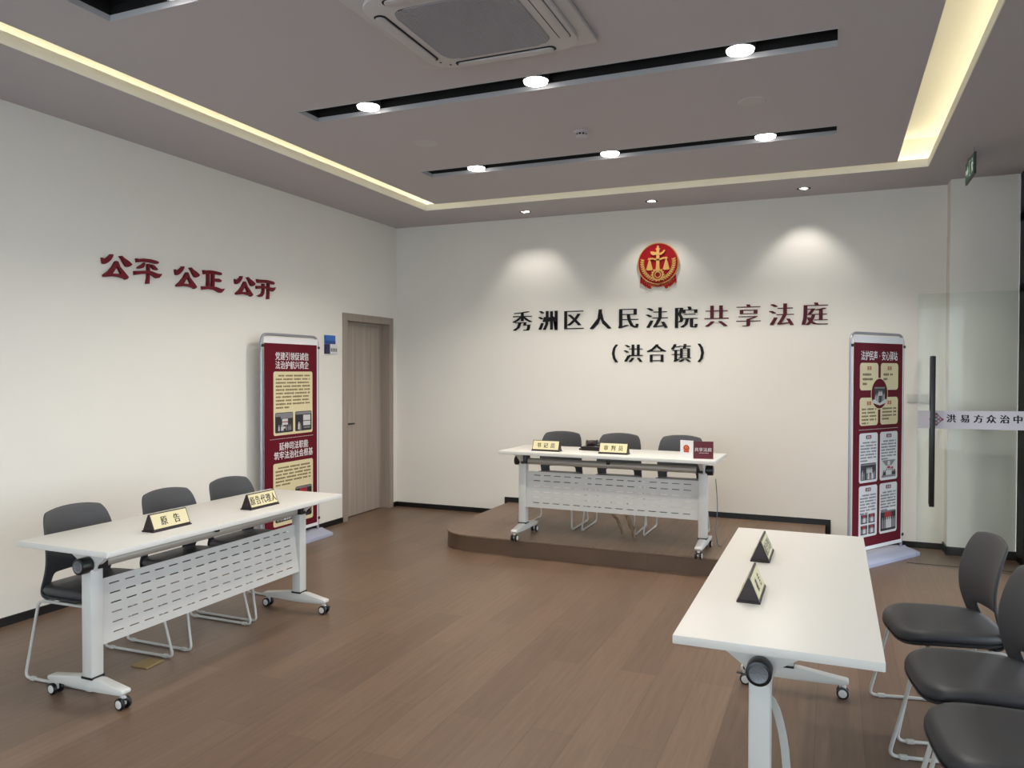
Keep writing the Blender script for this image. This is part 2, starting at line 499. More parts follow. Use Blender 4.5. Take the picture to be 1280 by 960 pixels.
# ------------------------------------------------------------------ open glass door leaf
GA, GB = Vector((5.235, -.75, 0)), Vector((6.0, -.80, 0))
gdx = (GB-GA).normalized(); gn = Vector((gdx.y, -gdx.x, 0))     # gn points to the camera side
GL = (GB-GA).length
Mg = Matrix((gdx, -gn, Vector((0, 0, 1)))).transposed().to_4x4(); Mg.translation = GA
gd = struct(MB().box(0, GL, -.006, .006, .012, 2.166, .002).build('door_2', M_glass)); gd.matrix_world = Mg
tag(gd, 'frameless glass door standing open beside the white pillar', 'door')
b = MB()
for s in (-1, 1):
    b.box(.085, .122, s*.062-.014, s*.062+.014, .495, 1.675, .004)
    for z in (.62, 1.55): b.cyl((.1035, s*.006, z), (.1035, s*.05, z), .009)
b.build('door_handle', M_black, gd, 40)
def gz(t): return 1.175+.008*t/.7
b = MB().prism([(0.002, 1.105), (GL-.002, 1.112), (GL-.002, 1.256), (.002, 1.244)], 0, .0006)
# prism lies in xy -> stand it up on the camera face
Ms = Matrix(((1, 0, 0, 0), (0, 0, -1, -.0068), (0, 1, 0, 0), (0, 0, 0, 1)))
for v in b.bm.verts: v.co = Ms @ v.co
band = b.build('door_band', mat('frosted_band', 'aeabb3', .6), gd)
b = MB()
for ch, x0, x1 in (('洪', .206, .262), ('易', .303, .352), ('方', .394, .438), ('众', .474, .527), ('治', .562, .614), ('中', .645, .70)):
    b.add(glyph(ch, .006, .035, .02), place((x0+x1)/2, -.0078, 1.186+.002*(x0*5), .066, (0, -1, 0), depth=.03))
b.build('door_lettering', M_blkch, gd)
b = MB()
c0 = (.132, 1.178); u = .0155
def dia(cx, cz, r, t):
    for k in range(4):
        a0 = PI/2*k; a1 = a0+PI/2
        p = [(cx+r*math.cos(a0), cz+r*math.sin(a0)), (cx+r*math.cos(a1), cz+r*math.sin(a1)),
             (cx+(r-t)*math.cos(a1), cz+(r-t)*math.sin(a1)), (cx+(r-t)*math.cos(a0), cz+(r-t)*math.sin(a0))]
        b.prism(p, .0072, .0082, Matrix(((1, 0, 0, 0), (0, 0, -1, 0), (0, 1, 0, 0), (0, 0, 0, 1))))
for i in (-1, 0, 1):
    for j in (-1, 0, 1):
        dia(c0[0]+(i-j)*u, c0[1]+(i+j)*u, u*1.12, .006)
for sx, sz in ((2.6, 0), (-2.6, 0), (0, 2.6), (0, -2.6)): dia(c0[0]+sx*u, c0[1]+sz*u, u*.8, .008)
b.build('door_emblem', mat('door_red', '6e0f22', .5), gd)

# floor track of the glass door
struct(MB().box(5.18, XR, -.645, -.637, 0, .002).build('trim_floor_joint', M_blackm))

# ================================================================== FLIP-TOP TABLES
# local frame: x along the table, front (room side, with the modesty panel) = -y, floor z = 0
TL, TW, TH = 1.755, .585, .75
PX = TL/2-.125          # post centre
def make_table(label, loc, rz):
    t = thing('folding_table', label, 'table', loc, rz)
    MB().box(-TL/2, TL/2, -TW/2, TW/2, TH-.027, TH, .003).build('table_top', M_top, t, 30)
    fy = -.046          # posts sit a little towards the front
    for s in (-1, 1):
        x = s*PX
        b = MB().box(x-.033, x+.033, fy-.032, fy+.032, .125, .655, .006)
        b.build('post', M_white, t, 30)
        MB().box(x-.035, x+.035, fy-.034, fy+.034, .117, .127).build('collar', M_black, t)
        # T foot, thick at the post and tapering to both casters
        F = [(-.26, .092), (-.262, .074), (-.235, .066), (fy-.05, .060), (fy+.05, .060), (.205, .066), (.232, .074), (.23, .092), (fy+.06, .120), (fy-.06, .120)]
        Mf = Matrix(((0, 0, 1, x), (1, 0, 0, 0), (0, 1, 0, 0), (0, 0, 0, 1)))
        MB().prism(F, -.026, .026, Mf, bev=.006).build('foot', M_white, t, 40)
        # gusset bracket under the top
        G = [(fy-.175, TH-.027), (fy-.175, TH-.037), (fy-.115, TH-.055), (fy-.05, .648), (fy-.035, .618), (fy+.035, .618), (fy+.05, .648), (fy+.125, TH-.055), (fy+.185, TH-.037), (fy+.185, TH-.027)]
        Mg_ = Matrix(((0, 0, 1, x), (1, 0, 0, 0), (0, 1, 0, 0), (0, 0, 0, 1)))
        MB().prism(G, -.018, .018, Mg_, bev=.003).build('bracket', M_white, t, 40)
        # pivot knob: black drum with a ribbed grey face
        k = MB().cyl((x+s*.018, fy, .648), (x+s*.075, fy, .648), .038, bev=.004, seg=28).build('pivot_knob', M_black, t, 40)
        b = MB().lathe([(.0, .0), (.022, .0), (.026, .002), (.028, .0)], seg=28)
        for q in range(12):
            a = 2*PI*q/12
            b.box(.009, .021, -.0016, .0016, 0, .0022, M=Matrix.Rotation(a, 4, 'Z'))
        b.lathe([(0, .003), (.006, .003), (.007, 0)], seg=12)
        Mk = Matrix.Rotation(s*PI/2, 4, 'Y'); Mk.translation = (x+s*.0755, fy, .648)
        b.bm.transform(Mk)
        b.build('knob_cap', M_knob, k, 40)
        # black joint block inside the bracket
        MB().box(x-s*.02-.026, x-s*.02+.026, fy-.052, fy+.04, .628, .70, .006).build('joint_block', M_black, t, 30)
        # casters
        for yy, brake in ((-.238, True), (.205, False)):
            c = MB()
            c.cyl((x, yy, .066), (x, yy, .05), .011); c.box(x-.008, x+.008, yy-.016, yy+.016, .022, .060, .004)
            cf = c.build('caster', M_white, t, 40)
            for q in (-1, 1):
                MB().cyl((x+q*.010, yy, .0275), (x+q*.026, yy, .0275), .0275, seg=24, bev=.004).build('wheel', M_black, cf, 40)
                MB().cyl((x+q*.024, yy, .0275), (x+q*.0275, yy, .0275), .019, seg=24, bev=.0015).build('hub_cap', M_white, cf, 40)
            if brake: MB().box(x-.010, x+.010, yy-.045, yy-.012, .046, .052, .002).build('brake_lever', M_black, cf)
    # beam, latch and bracket tabs
    MB().tube([(-PX+.03, fy, .648), (PX-.03, fy, .648)], .027, 20).build('beam', M_beam, t, 60)
    for x in (-.74, -.26, .26, .74): MB().box(x-.045, x+.045, fy-.05, fy+.03, TH-.046, TH-.027, .002).build('bracket_tab', M_white, t)
    MB().box(-.012, .012, fy-.045, fy-.02, .655, .715, .004).build('latch', M_black, t, 30)
    # perforated modesty panel: 15 x 6 open slots, hanging slightly forward
    PW = PX-.033; z0, z1 = .262, .562
    def yb(z): return fy+.010-.036*(.562-z)/.3
    b = MB().bm
    nx, nz = 15, 6
    pitch = 2*(PW-.045)/nx; slot = .058; sh = .0062
    rows = [.53-.0455*k for k in range(nz)]
    zs = sorted(set([z0, z1, .275, .545]+[r+d for r in rows for d in (-sh/2, sh/2)]+[r-.022 for r in rows]))
    xs = [-PW]
    for k in range(nx):
        c = -PW+.045+pitch*(k+.5); xs += [c-slot/2, c+slot/2]
    xs.append(PW)
    V = {}
    def vt(i, j, side):
        if (i, j, side) not in V:
            z = zs[j]; V[(i, j, side)] = b.verts.new((xs[i], yb(z)+side*.0015, z))
        return V[(i, j, side)]
    def solid(i, j):
        if i < 0 or j < 0 or i >= len(xs)-1 or j >= len(zs)-1: return False
        zc_ = (zs[j]+zs[j+1])/2
        return not (i % 2 == 1 and any(abs(zc_-r) < sh/2 for r in rows))
    for i in range(len(xs)-1):
        for j in range(len(zs)-1):
            if not solid(i, j): continue
            b.faces.new((vt(i, j, -1), vt(i+1, j, -1), vt(i+1, j+1, -1), vt(i, j+1, -1)))
            b.faces.new((vt(i, j, 1), vt(i, j+1, 1), vt(i+1, j+1, 1), vt(i+1, j, 1)))
            for (di, dj, p, q) in ((-1, 0, (i, j), (i, j+1)), (1, 0, (i+1, j), (i+1, j+1)), (0, -1, (i, j), (i+1, j)), (0, 1, (i, j+1), (i+1, j+1))):
                if not solid(i+di, j+dj):
                    b.faces.new((vt(*p, -1), vt(*q, -1), vt(*q, 1), vt(*p, 1)))
    mm = MB(); mm.bm.free(); mm.bm = b
    mm.build('modesty_panel', M_panel, t)
    return t
M_knob = mat('gunmetal', '77787c', .4, .3)
M_panel = mat('white_sheet_metal', 'c3c1bd', .5)
LT = (1.395, -4.338, 0); RT = (4.467, -4.425, 0); BT = (2.946, -1.527, SH)
T0 = make_table('white folding table standing parallel to the left wall', LT, PI/2)
RTO = dup(T0, RT, -PI/2, 'white folding table nearest the camera at right, seen from its end')
dup(T0, BT, math.radians(-1.1), 'white folding table standing on the low wooden platform')

# curved stay beside the near post of the right table (world points are relative to its centre)
b = MB(); pr = []
cv = [(4.430, .515), (4.446, .498), (4.460, .470), (4.471, .431), (4.480, .390), (4.487, .345), (4.492, .289), (4.494, .20), (4.494, .105)]
for x, z in cv: pr.append([(5.055-4.425, x-4.467-.0125, z), (5.055-4.425, x-4.467+.0125, z), (5.049-4.425, x-4.467+.0125, z), (5.049-4.425, x-4.467-.0125, z)])
b.rings(pr).build('curved_stay', M_white, RTO, 40)

# ================================================================== CHAIRS
# local frame: front = +x, width along y
def make_chair(label, group, loc, rz):
    t = thing('meeting_chair', label, 'chair', loc, rz, group)
    # ---- backrest shell: open at the bottom, two arms run down to the seat
    prof = [(.845, -.215), (.80, -.200), (.75, -.186), (.70, -.176), (.65, -.170), (.60, -.172), (.555, -.180), (.512, -.196), (.48, -.212), (.450, -.226), (.420, -.222), (.404, -.19), (.398, -.14)]
    hw = [.165, .188, .197, .204, .208, .208, .208, .207, .206, .206, .204, .20, .196]
    wrap = [.022, .026, .03, .034, .038, .042, .046, .05, .054, .056, .05, .03, .01]
    us = [-1, -.93, -.80, -.62, -.48, -.25, 0, .25, .48, .62, .80, .93, 1]
    b = bmesh.new(); V = {}
    for j, (z, x) in enumerate(prof):
        for i, u in enumerate(us):
            zz = z-(.020*abs(u)**2.2 if j == 0 else (.008*abs(u)**3 if j == 1 else 0))
            V[i, j] = b.verts.new((x+wrap[j]*u*u, u*hw[j], zz))
    for j in range(len(prof)-1):
        for i in range(len(us)-1):
            um = (us[i]+us[i+1])/2
            if 7 <= j <= 8 and abs(um) < .62: continue
            b.faces.new((V[i, j], V[i+1, j], V[i+1, j+1], V[i, j+1]))
    bmesh.ops.recalc_face_normals(b, faces=b.faces[:])
    m = MB(); m.bm.free(); m.bm = b
    for v in [v for v in b.verts if not v.link_faces]: b.verts.remove(v)
    o = m.build('backrest', M_grey, t)
    md = o.modifiers.new('thick', 'SOLIDIFY'); md.thickness = .013; md.offset = 0
    md = o.modifiers.new('smooth', 'SUBSURF'); md.levels = 2; md.render_levels = 2
    dg = bpy.context.evaluated_depsgraph_get()
    me = bpy.data.meshes.new_from_object(o.evaluated_get(dg)); o.modifiers.clear(); o.data = me
    me.shade_smooth()
    # ---- cushion and pan
    def outline(sc, z, n=48, drop=.018):
        P = []
        for k in range(n):
            a = 2*PI*k/n; c, s_ = math.cos(a), math.sin(a); e = 2/4.2
            x = .217*math.copysign(abs(c)**e, c)*sc; y = .228*math.copysign(abs(s_)**e, s_)*sc
            y *= 1-.05*max(0, -x)/.225
            dz = -drop*max(0, (x-.08)/.145)**2+.010*max(0, (-x-.08)/.145)**2
            P.append((x+.002, y, z-.010+dz+.012*(abs(y)/.228)**3))
        return P
    MB().rings([outline(.90, .420), outline(.965, .423), outline(1.0, .436), outline(1.0, .446), outline(.975, .459), outline(.93, .467), outline(.80, .471), outline(.45, .470), outline(.05, .469)]).build('seat_cushion', M_seat, t, 60)
    MB().rings([outline(.80, .404), outline(.94, .409), outline(.995, .419), outline(1.004, .425), outline(.96, .424)]).build('seat_pan', M_grey, t, 60)
    # ---- sled frame: one loop of tube each side, joined under the seat
    for s in (-1, 1):
        y0, y1 = s*.205, s*.236
        pts = [(-.185, y0, .393), (.158, y0, .393), (.245, y1, .0085), (-.245, y1, .0085)]
        f = MB().tube(pts, .0075, 8, closed=True, fillet=.035).build('sled_leg', M_wire, t, 60)
        for x in (-.19, .19): MB().box(x-.016, x+.016, y1-.0095, y1+.0095, .0005, .018, .003).build('glide', M_wire, f)
    for x in (-.13, .11): MB().tube([(x, -.205, .393), (x, .205, .393)], .007, 8).build('cross_bar', M_wire, t, 60)
    return t
LG, RG, BG = 'chairs behind the left table', 'chairs beside the right table', 'chairs behind the table on the platform'
R = math.radians
CH = make_chair('grey chair behind the left table, nearest the camera, left of the others', LG, (1.125, -4.785, 0), R(2))
dup(CH, (1.13, -4.19, 0), R(0), 'grey chair behind the left table, middle one, behind the small gold name plate', LG)
dup(CH, (1.115, -3.655, 0), R(0), 'grey chair behind the left table, farthest one, next to the tall red banner', LG)
dup(CH, (2.262, -.93, SH), R(-90), 'grey chair on the platform, left one, behind the left name plate', BG)
dup(CH, (2.822, -.93, SH), R(-89), 'grey chair on the platform, middle one, behind the gavel', BG)
dup(CH, (3.375, -.93, SH), R(-91), 'grey chair on the platform, right one, behind the white and maroon sign', BG)
dup(CH, (5.072, -3.79, 0), R(190.5), 'grey chair at the right table, farthest from the camera, whole backrest in view', RG)
dup(CH, (5.112, -4.42, 0), R(188), 'grey chair at the right table, middle of the three', RG)
dup(CH, (5.125, -4.955, 0), R(186), 'grey chair at the right table, nearest the camera, mostly its seat in view', RG)
GONG = [[(-0.1219, 0.0485), (-0.1108, 0.0446), (-0.1025, 0.0396), (-0.0795, 0.0543), (-0.0605, 0.0696), (-0.054, 0.0797), (-0.0328, 0.0819), (-0.0394, 0.0597), (-0.0522, 0.0416), (-0.0755, 0.0202), (-0.1007, 0.0061), (-0.1139, 0.008), (-0.1192, 0.0272)], [(0.0195, 0.077), (0.036, 0.0819), (0.0578, 0.0674), (0.0975, 0.0502), (0.1219, 0.0328), (0.1106, 0.02), (0.0883, 0.009), (0.0728, 0.0115), (0.0554, 0.0317), (0.038, 0.0573)], [(-0.0161, 0.0316), (-0.0075, 0.0401), (0.0045, 0.0362), (-0.0026, 0.0039), (-0.0251, -0.0301), (-0.0415, -0.0522), (-0.0594, -0.0744), (-0.1034, -0.0812), (-0.1104, -0.0693), (-0.0718, -0.0394), (-0.0377, -0.0023)], [(-0.0075, 0.0401), (0.0045, 0.0362), (0.0224, 0.0015), (0.0571, -0.0295), (0.09, -0.0612), (0.0833, -0.0732), (0.0655, -0.0819), (0.0568, -0.0743), (0.0308, -0.0464), (0.0115, -0.0146), (-0.0035, 0.0038)], [(-0.055, -0.052), (-0.0039, -0.0489), (0.0351, -0.0451), (0.0656, -0.0677), (0.0568, -0.0754), (0.0132, -0.0691), (-0.0297, -0.0692), (-0.0721, -0.0766)]]
PING = [[(-0.1027, 0.0816), (-0.0891, 0.0797), (-0.043, 0.0886), (0.0131, 0.0915), (0.0703, 0.0875), (0.0944, 0.0789), (0.0846, 0.0659), (0.0653, 0.0646), (0.0129, 0.0664), (-0.0386, 0.0646), (-0.0984, 0.053)], [(-0.0316, 0.0606), (-0.0318, 0.0395), (-0.0481, 0.0202), (-0.0804, 0.0097), (-0.0964, 0.0131), (-0.0803, 0.0276), (-0.0526, 0.0445)], [(0.0271, 0.0547), (0.0508, 0.0499), (0.0867, 0.0251), (0.0746, 0.0178), (0.0506, 0.0208), (0.0293, 0.0356)], [(-0.1206, -0.0103), (-0.0714, -0.0036), (-0.025, 0.0039), (0.022, 0.0057), (0.0697, -0.0042), (0.0938, -0.0065), (0.1206, -0.0034), (0.1132, -0.0168), (0.0936, -0.0367), (0.0742, -0.0408), (0.0408, -0.027), (0.0077, -0.0173), (-0.0252, -0.0192), (-0.0715, -0.0273), (-0.1181, -0.0388)], [(-0.006, 0.0543), (0.0105, 0.0564), (0.01, -0.0132), (0.0048, -0.089), (-0.0187, -0.0915), (-0.009, -0.0462)]]
ZHENG = [[(-0.1056, 0.0781), (-0.0869, 0.0777), (-0.0372, 0.0845), (0.0235, 0.0843), (0.0748, 0.0809), (0.0929, 0.0736), (0.0851, 0.0593), (0.0644, 0.0596), (0.0131, 0.0605), (-0.0373, 0.0546), (-0.0994, 0.0455)], [(-0.0648, 0.0551), (-0.0448, 0.0575), (-0.0429, -0.0432), (-0.0678, -0.0457)], [(-0.0147, 0.061), (0.0106, 0.0621), (0.0078, 0.0185), (0.0075, -0.0399), (-0.0178, -0.0425)], [(0.0053, 0.0238), (0.059, 0.0279), (0.0874, 0.0158), (0.0744, 0.0011), (0.0435, 0.0016), (0.0052, -0.0006)], [(-0.121, -0.0511), (-0.0876, -0.0496), (-0.0178, -0.0406), (0.033, -0.043), (0.0844, -0.053), (0.121, -0.0464), (0.1052, -0.0662), (0.0817, -0.0845), (0.0584, -0.0821), (0.0124, -0.0677), (-0.038, -0.0658), (-0.1173, -0.0773)]]
KAI = [[(-0.1186, 0.0783), (-0.0957, 0.0773), (-0.0026, 0.084), (0.0715, 0.0813), (0.1064, 0.0725), (0.1009, 0.0538), (0.0714, 0.0544), (-0.0027, 0.0573), (-0.106, 0.0464)], [(-0.1224, 0.0201), (-0.0755, 0.0249), (-0.0028, 0.0288), (0.0713, 0.022), (0.1224, 0.0315), (0.1088, 0.0077), (0.0845, -0.0091), (0.0605, -0.0042), (0.0181, 0.0078), (-0.0549, 0.0041), (-0.1205, -0.0059)], [(-0.0496, 0.0471), (-0.0236, 0.0462), (-0.0291, -0.0129), (-0.0344, -0.0453), (-0.0553, -0.0667), (-0.081, -0.0725), (-0.1116, -0.0629), (-0.0861, -0.0553), (-0.0551, -0.0366), (-0.0447, -0.0073)], [(0.0183, 0.0595), (0.0421, 0.0585), (0.0365, -0.0065), (0.0336, -0.082), (0.0098, -0.084), (0.0179, -0.0369)]]

# ================================================================== NAME PLATES (triangular prisms)
def name_plate(label, loc, rz, text, cat='name plate', group=None, size=.05, gap=0, sxs=.86, back=True):
    """local: length along x, reading face = -y"""
    Lh, W, Hh = .122, .073, .087
    t = thing('name_plate', label, cat, loc, rz, group)
    b = MB()
    P = [(-W/2, 0), (W/2, 0), (W/2, .008), (.003, Hh), (-.003, Hh), (-W/2, .008)]
    Mx = Matrix(((0, 0, 1, 0), (1, 0, 0, 0), (0, 1, 0, 0), (0, 0, 0, 1)))
    b.prism(P, -Lh+.004, Lh-.004, Mx, bev=.001)
    P2 = [(-W/2-.003, 0), (W/2+.003, 0), (W/2+.003, .007), (-W/2-.003, .007)]
    b.prism(P2, -Lh, Lh, Mx)
    b.build('body', M_dwood, t)
    for sgn in ((-1, 1) if back else (-1,)):
        up = Vector((0, -sgn*(W/2-.003), Hh-.008)).normalized()      # along the slope
        out = Vector((0, sgn*(Hh-.008), (W/2-.003))).normalized()
        right = up.cross(out)
        base = Vector((0, sgn*W/2, .008))
        hgt = math.hypot(W/2-.003, Hh-.008)
        Mp = Matrix((right, up, out)).transposed().to_4x4(); Mp.translation = base
        p = MB().prism(rrect(2*Lh-.02, hgt-.012, .001, 2, 0, hgt/2+.001), .0002, .0014, Mp).build('plate', M_plate, t)
        b = MB(); n = len(text); step = size*sxs*(1.12+gap)
        for i, ch in enumerate(text):
            c = base+up*(hgt/2)+right*((i-(n-1)/2)*step)+out*.0017
            b.add(glyph(ch, .002, .030, .02), place(c.x, c.y, c.z, size, out, right, up, sx=sxs, depth=.03))
        b.build('lettering', M_ink, p)
    return t
NL = 'gold name plates on the left table'
name_plate('gold name plate with two characters on the left table', (1.509, -4.715, TH), PI/2+R(0), '原告', gap=.75, size=.05)
name_plate('gold name plate with five characters on the left table', (1.520, -4.04, TH), PI/2, '原告代理人', size=.055, sxs=.72)
name_plate('dark wood name plate on the right table, nearer the camera', (4.355, -4.762, TH), -PI/2, '被告', gap=.75, size=.05)
name_plate('dark wood name plate on the right table, farther from the camera', (4.341, -4.145, TH), -PI/2, '被告代理人', size=.055, sxs=.72)
name_plate('gold name plate on the platform table, left of the gavel', (2.436, -1.655, SH+TH), R(-1.5), '书记员', gap=.42, size=.046)
name_plate('gold name plate on the platform table, in front of the gavel', (3.006, -1.650, SH+TH), R(-1.5), '审判员', gap=.42, size=.046)

# ------------------------------------------------------------------ gavel with sound block
g = thing('gavel', 'dark gavel lying on its wide block on the platform table', 'gavel', (2.79, -1.44, SH+TH), R(-6))
b = MB().box(-.125, .125, -.06, .06, 0, .016, .004); b.box(-.115, .115, -.052, .052, .016, .030, .005)
b.build('sound_block', M_dwood, g, 30)
b = MB(); Mh = Matrix.Translation((-.03, 0, .058)) @ Matrix.Rotation(R(35), 4, 'Z') @ Matrix.Rotation(PI/2, 4, 'Y')
b.lathe([(0, -.05), (.024, -.05), (.027, -.046), (.027, -.036), (.022, -.032), (.025, -.02), (.025, .02), (.022, .032), (.027, .036), (.027, .046), (.024, .05), (0, .05)], Mh, 24)
hd = b.build('head', M_dwood, g, 40)
b = MB().tube([(-.03, 0, .058), (-.005, -.036, .056), (.045, -.06, .050), (.09, -.05, .042)], [.008, .008, .009, .011], 10)
b.build('handle', M_dwood, g, 60)

# ------------------------------------------------------------------ small standing sign: white leaf + maroon leaf
A, Bv, Cc = Vector((3.540, -1.700, 0)), Vector((3.645, -1.740, 0)), Vector((3.789, -1.712, 0))
s = thing('table_sign', 'small white and maroon standing sign at the right end of the platform table', 'sign', (Bv.x, Bv.y, SH+TH))
def leaf(P, Q, name, m, h):
    d = (Q-P).normalized(); n_ = Vector((d.y, -d.x, 0)); Lf = (Q-P).length
    Mm = Matrix((d, Vector((0, 0, 1)), n_)).transposed().to_4x4(); Mm.translation = P-Bv
    o = MB().box(0, Lf, 0, h, -.004, 0).build(name, m, s); o.matrix_local = Mm
    return o, Lf
wl, Lw = leaf(A, Bv, 'white_leaf', M_paper, .135)
rl, Lr = leaf(Bv, Cc, 'maroon_leaf', mat('maroon_acrylic', '5a0c1e', .25), .132)
b = MB()
for i, ch in enumerate('共享法庭'):
    b.add(glyph(ch, .0, .02, .02), place(.024+i*.032, .070, .0003, .031, (0, 0, 1), (1, 0, 0), (0, 1, 0), depth=.03))
for i in range(9): b.box(.043+i*.008, .048+i*.008, .042, .0465, .0002, .0006)
b.build('sign_lettering', M_plight, rl)
b = MB().lathe([(0, .0012), (.026, .0012), (.026, .0)], Matrix.Translation((Lw*.47, .075, 0)), 28); b.box(Lw*.47-.022, Lw*.47+.022, .045, .058, 0, .0010)
cr_ = b
b = MB(); Mt = Matrix.Translation((Lw*.47, .075, 0))
b.box(Lw*.47-.0018, Lw*.47+.0018, .066, .095, .001, .0018); b.box(Lw*.47-.013, Lw*.47+.013, .084, .0865, .001, .0018)
for sx in (-1, 1):
    b.prism([(Lw*.47+sx*.011, .084), (Lw*.47+sx*.011-.005, .075), (Lw*.47+sx*.011+.005, .075)], .001, .0018)
for k in range(18):
    a = R(200+140*k/17); b.box(-.002, .002, -.003, .003, .001, .0018, M=Matrix.Translation((Lw*.47+.021*math.cos(a), .075+.021*math.sin(a), 0)) @ Matrix.Rotation(a, 4, 'Z'))
multi('small_crest', [(cr_, mat('crest_red', 'b8321f', .5)), (b, M_gold)], wl)

# ------------------------------------------------------------------ card on the floor, cable, driftwood
o = MB().prism([(1.240, -4.707), (1.350, -4.704), (1.338, -4.582), (1.236, -4.588)], 0.0005, .006, bev=.001).build('floor_card', mat('kraft_card', '9a8358', .8))
tag(o, 'tan card lying on the floor under the left table', 'card')
dw = thing('driftwood', 'twisted brown driftwood standing on the platform behind the perforated panel', 'driftwood', (2.975, -1.235, SH))
def limb(pts, rr, name):
    P = []; Rr = []
    for k in range(len(pts)-1):
        for q in range(5):
            t = q/5; P.append(Vector(pts[k]).lerp(Vector(pts[k+1]), t)+Vector((random.uniform(-.003, .003),)*3)); Rr.append((rr[k]*(1-t)+rr[k+1]*t)*random.uniform(.9, 1.1))
    P.append(Vector(pts[-1])); Rr.append(rr[-1])
    MB().tube(P, Rr, 9).build(name, M_bark, dw, 60)
limb([(.005, .0, 0), (-.01, 0, .06), (-.055, .01, .14), (-.10, .01, .20), (-.105, .02, .32)], [.014, .011, .012, .011, .010], 'limb')
limb([(.105, -.02, .0), (.085, -.01, .07), (.05, 0, .14), (.02, .01, .21), (.03, .02, .33)], [.012, .016, .018, .016, .013], 'limb')
limb([(.10, -.01, .07), (.112, -.01, .11), (.108, -.012, .145)], [.008, .006, .003], 'twig')
o = MB().tube([(3.755, -1.33, SH+.55), (3.762, -1.30, SH+.42), (3.768, -1.31, SH+.30), (3.762, -1.36, SH+.14), (3.78, -1.36, SH+.02), (3.80, -1.30, SH+.008)], .0035, 6, fillet=.05).build('power_cable', mat('cable_grey', '5c6672', .5), None, 60)
tag(o, 'thin grey cable hanging behind the right end of the platform table', 'cable')

# ================================================================== DISPLAY BANNERS
def text_rows(b, x0, x1, z, rows, pitch, ch, indent=True, short=.4, ratio=.62):
    """rows of tiny print: dashes of character size with gaps"""
    for r in range(rows):
        x = x0+(2*ch if (indent and r == 0) else 0); e = x1 if r < rows-1 else x0+(x1-x0)*short
        run = random.randint(4, 9)
        while x+ch <= e:
            hh = ch*random.uniform(.72, 1.0)
            b.box(x, x+ch*.82, 0, .0006, z-pitch*r-hh/2*ratio*1.6, z-pitch*r+hh/2*ratio*1.6)
            x += ch; run -= 1
            if run <= 0: x += ch*.9; run = random.randint(4, 10)

def photo(par, x0, x1, z0, z1, kind, d):
    """a small printed picture: the flat shapes printed on it lie just proud of the sheet"""
    Mz = lambda k: Matrix(((1, 0, 0, 0), (0, 0, -1, -d-k*.0003), (0, 1, 0, 0), (0, 0, 0, 1)))
    w, h = x1-x0, z1-z0
    base = {'hall': M_pdark, 'crowd': M_pdark, 'room': M_plight, 'group': M_pdark, 'street': M_pdark}[kind]
    P_ = MB().prism(rrect(w, h, min(w, h)*.07, 3, (x0+x1)/2, (z0+z1)/2), 0, .0006, Mz(0))
    L_, G_, R_, D_ = MB(), MB(), MB(), MB()
    X = lambda u: x0+w*u
    Z = lambda v: z0+h*v
    def rect(b, u0, u1, v0, v1, k=3): b.prism([(X(u0), Z(v0)), (X(u1), Z(v0)), (X(u1), Z(v1)), (X(u0), Z(v1))], 0, .0004, Mz(k))
    def person(b, u, v0, v1, k=4, wd=.055):
        b.prism([(X(u-wd), Z(v0)), (X(u+wd), Z(v0)), (X(u+wd*.9), Z(v1-.12)), (X(u), Z(v1-.06)), (X(u-wd*.9), Z(v1-.12))], 0, .0004, Mz(k))
        b.prism([(X(u+wd*.55*math.cos(a)), Z(v1-.04)+w*wd*.6*math.sin(a)) for a in [2*PI*q/10 for q in range(10)]], 0, .0004, Mz(k))
    if kind == 'hall':
        rect(G_, .02, .98, .80, .97); rect(L_, .38, .70, .38, .68); rect(R_, .38, .70, .50, .55, 4); rect(G_, .3, .98, .70, .80, 4)
        for u in (.2, .35, .42, .62, .75, .85): person(G_ if u > .5 else L_, u, .10, .40, 5, .04)
        rect(L_, .40, .55, .2, .3, 6)
    elif kind == 'street':
        rect(G_, .02, .98, .84, .97); rect(L_, .48, .92, .52, .80); rect(L_, .48, .92, .26, .48)
        person(L_, .22, .08, .46); person(G_, .30, .04, .40, 5); rect(G_, .5, .9, .12, .2, 5)
    elif kind == 'crowd':
        for q in range(26): person(G_ if q % 3 else L_, random.uniform(.08, .92), .04, random.uniform(.3, .62), 3+q*.1, .028)
        for u in (.4, .5, .6, .7): person(L_, u, .42, .74, 7, .04)
        rect(G_, .02, .98, .88, .96)
    elif kind == 'room':
        rect(G_, .03, .97, .02, .14); rect(R_, .40, .60, .50, .62); rect(R_, .68, .80, .46, .58)
        for u in (.15, .25, .75, .85, .92): person(D_, u, .14, .42, 4, .05)
        for u in (.35, .5, .64): person(D_, u, .40, .56, 5, .03)
        b_ = [(X(.30), Z(.66)), (X(.70), Z(.66)), (X(.96), Z(.96)), (X(.04), Z(.96))]; G_.prism(b_, 0, .0004, Mz(2))
        rect(L_, .42, .58, .70, .90, 4)
    elif kind == 'group':
        rect(R_, .25, .72, .66, .92); rect(G_, .03, .97, .93, .98)
        for q, u in enumerate((.12, .26, .40, .52, .64, .78, .90)): person(L_ if q in (2, 3, 4) else G_, u, .12, .66, 4, .06)
        rect(D_, .05, .95, .04, .12, 4)
    return multi('photo', [(P_, base)]+[(b_, m_) for b_, m_ in ((L_, M_plight), (G_, M_pmid), (R_, M_pred), (D_, M_pdark)) if len(b_.bm.verts)], par)

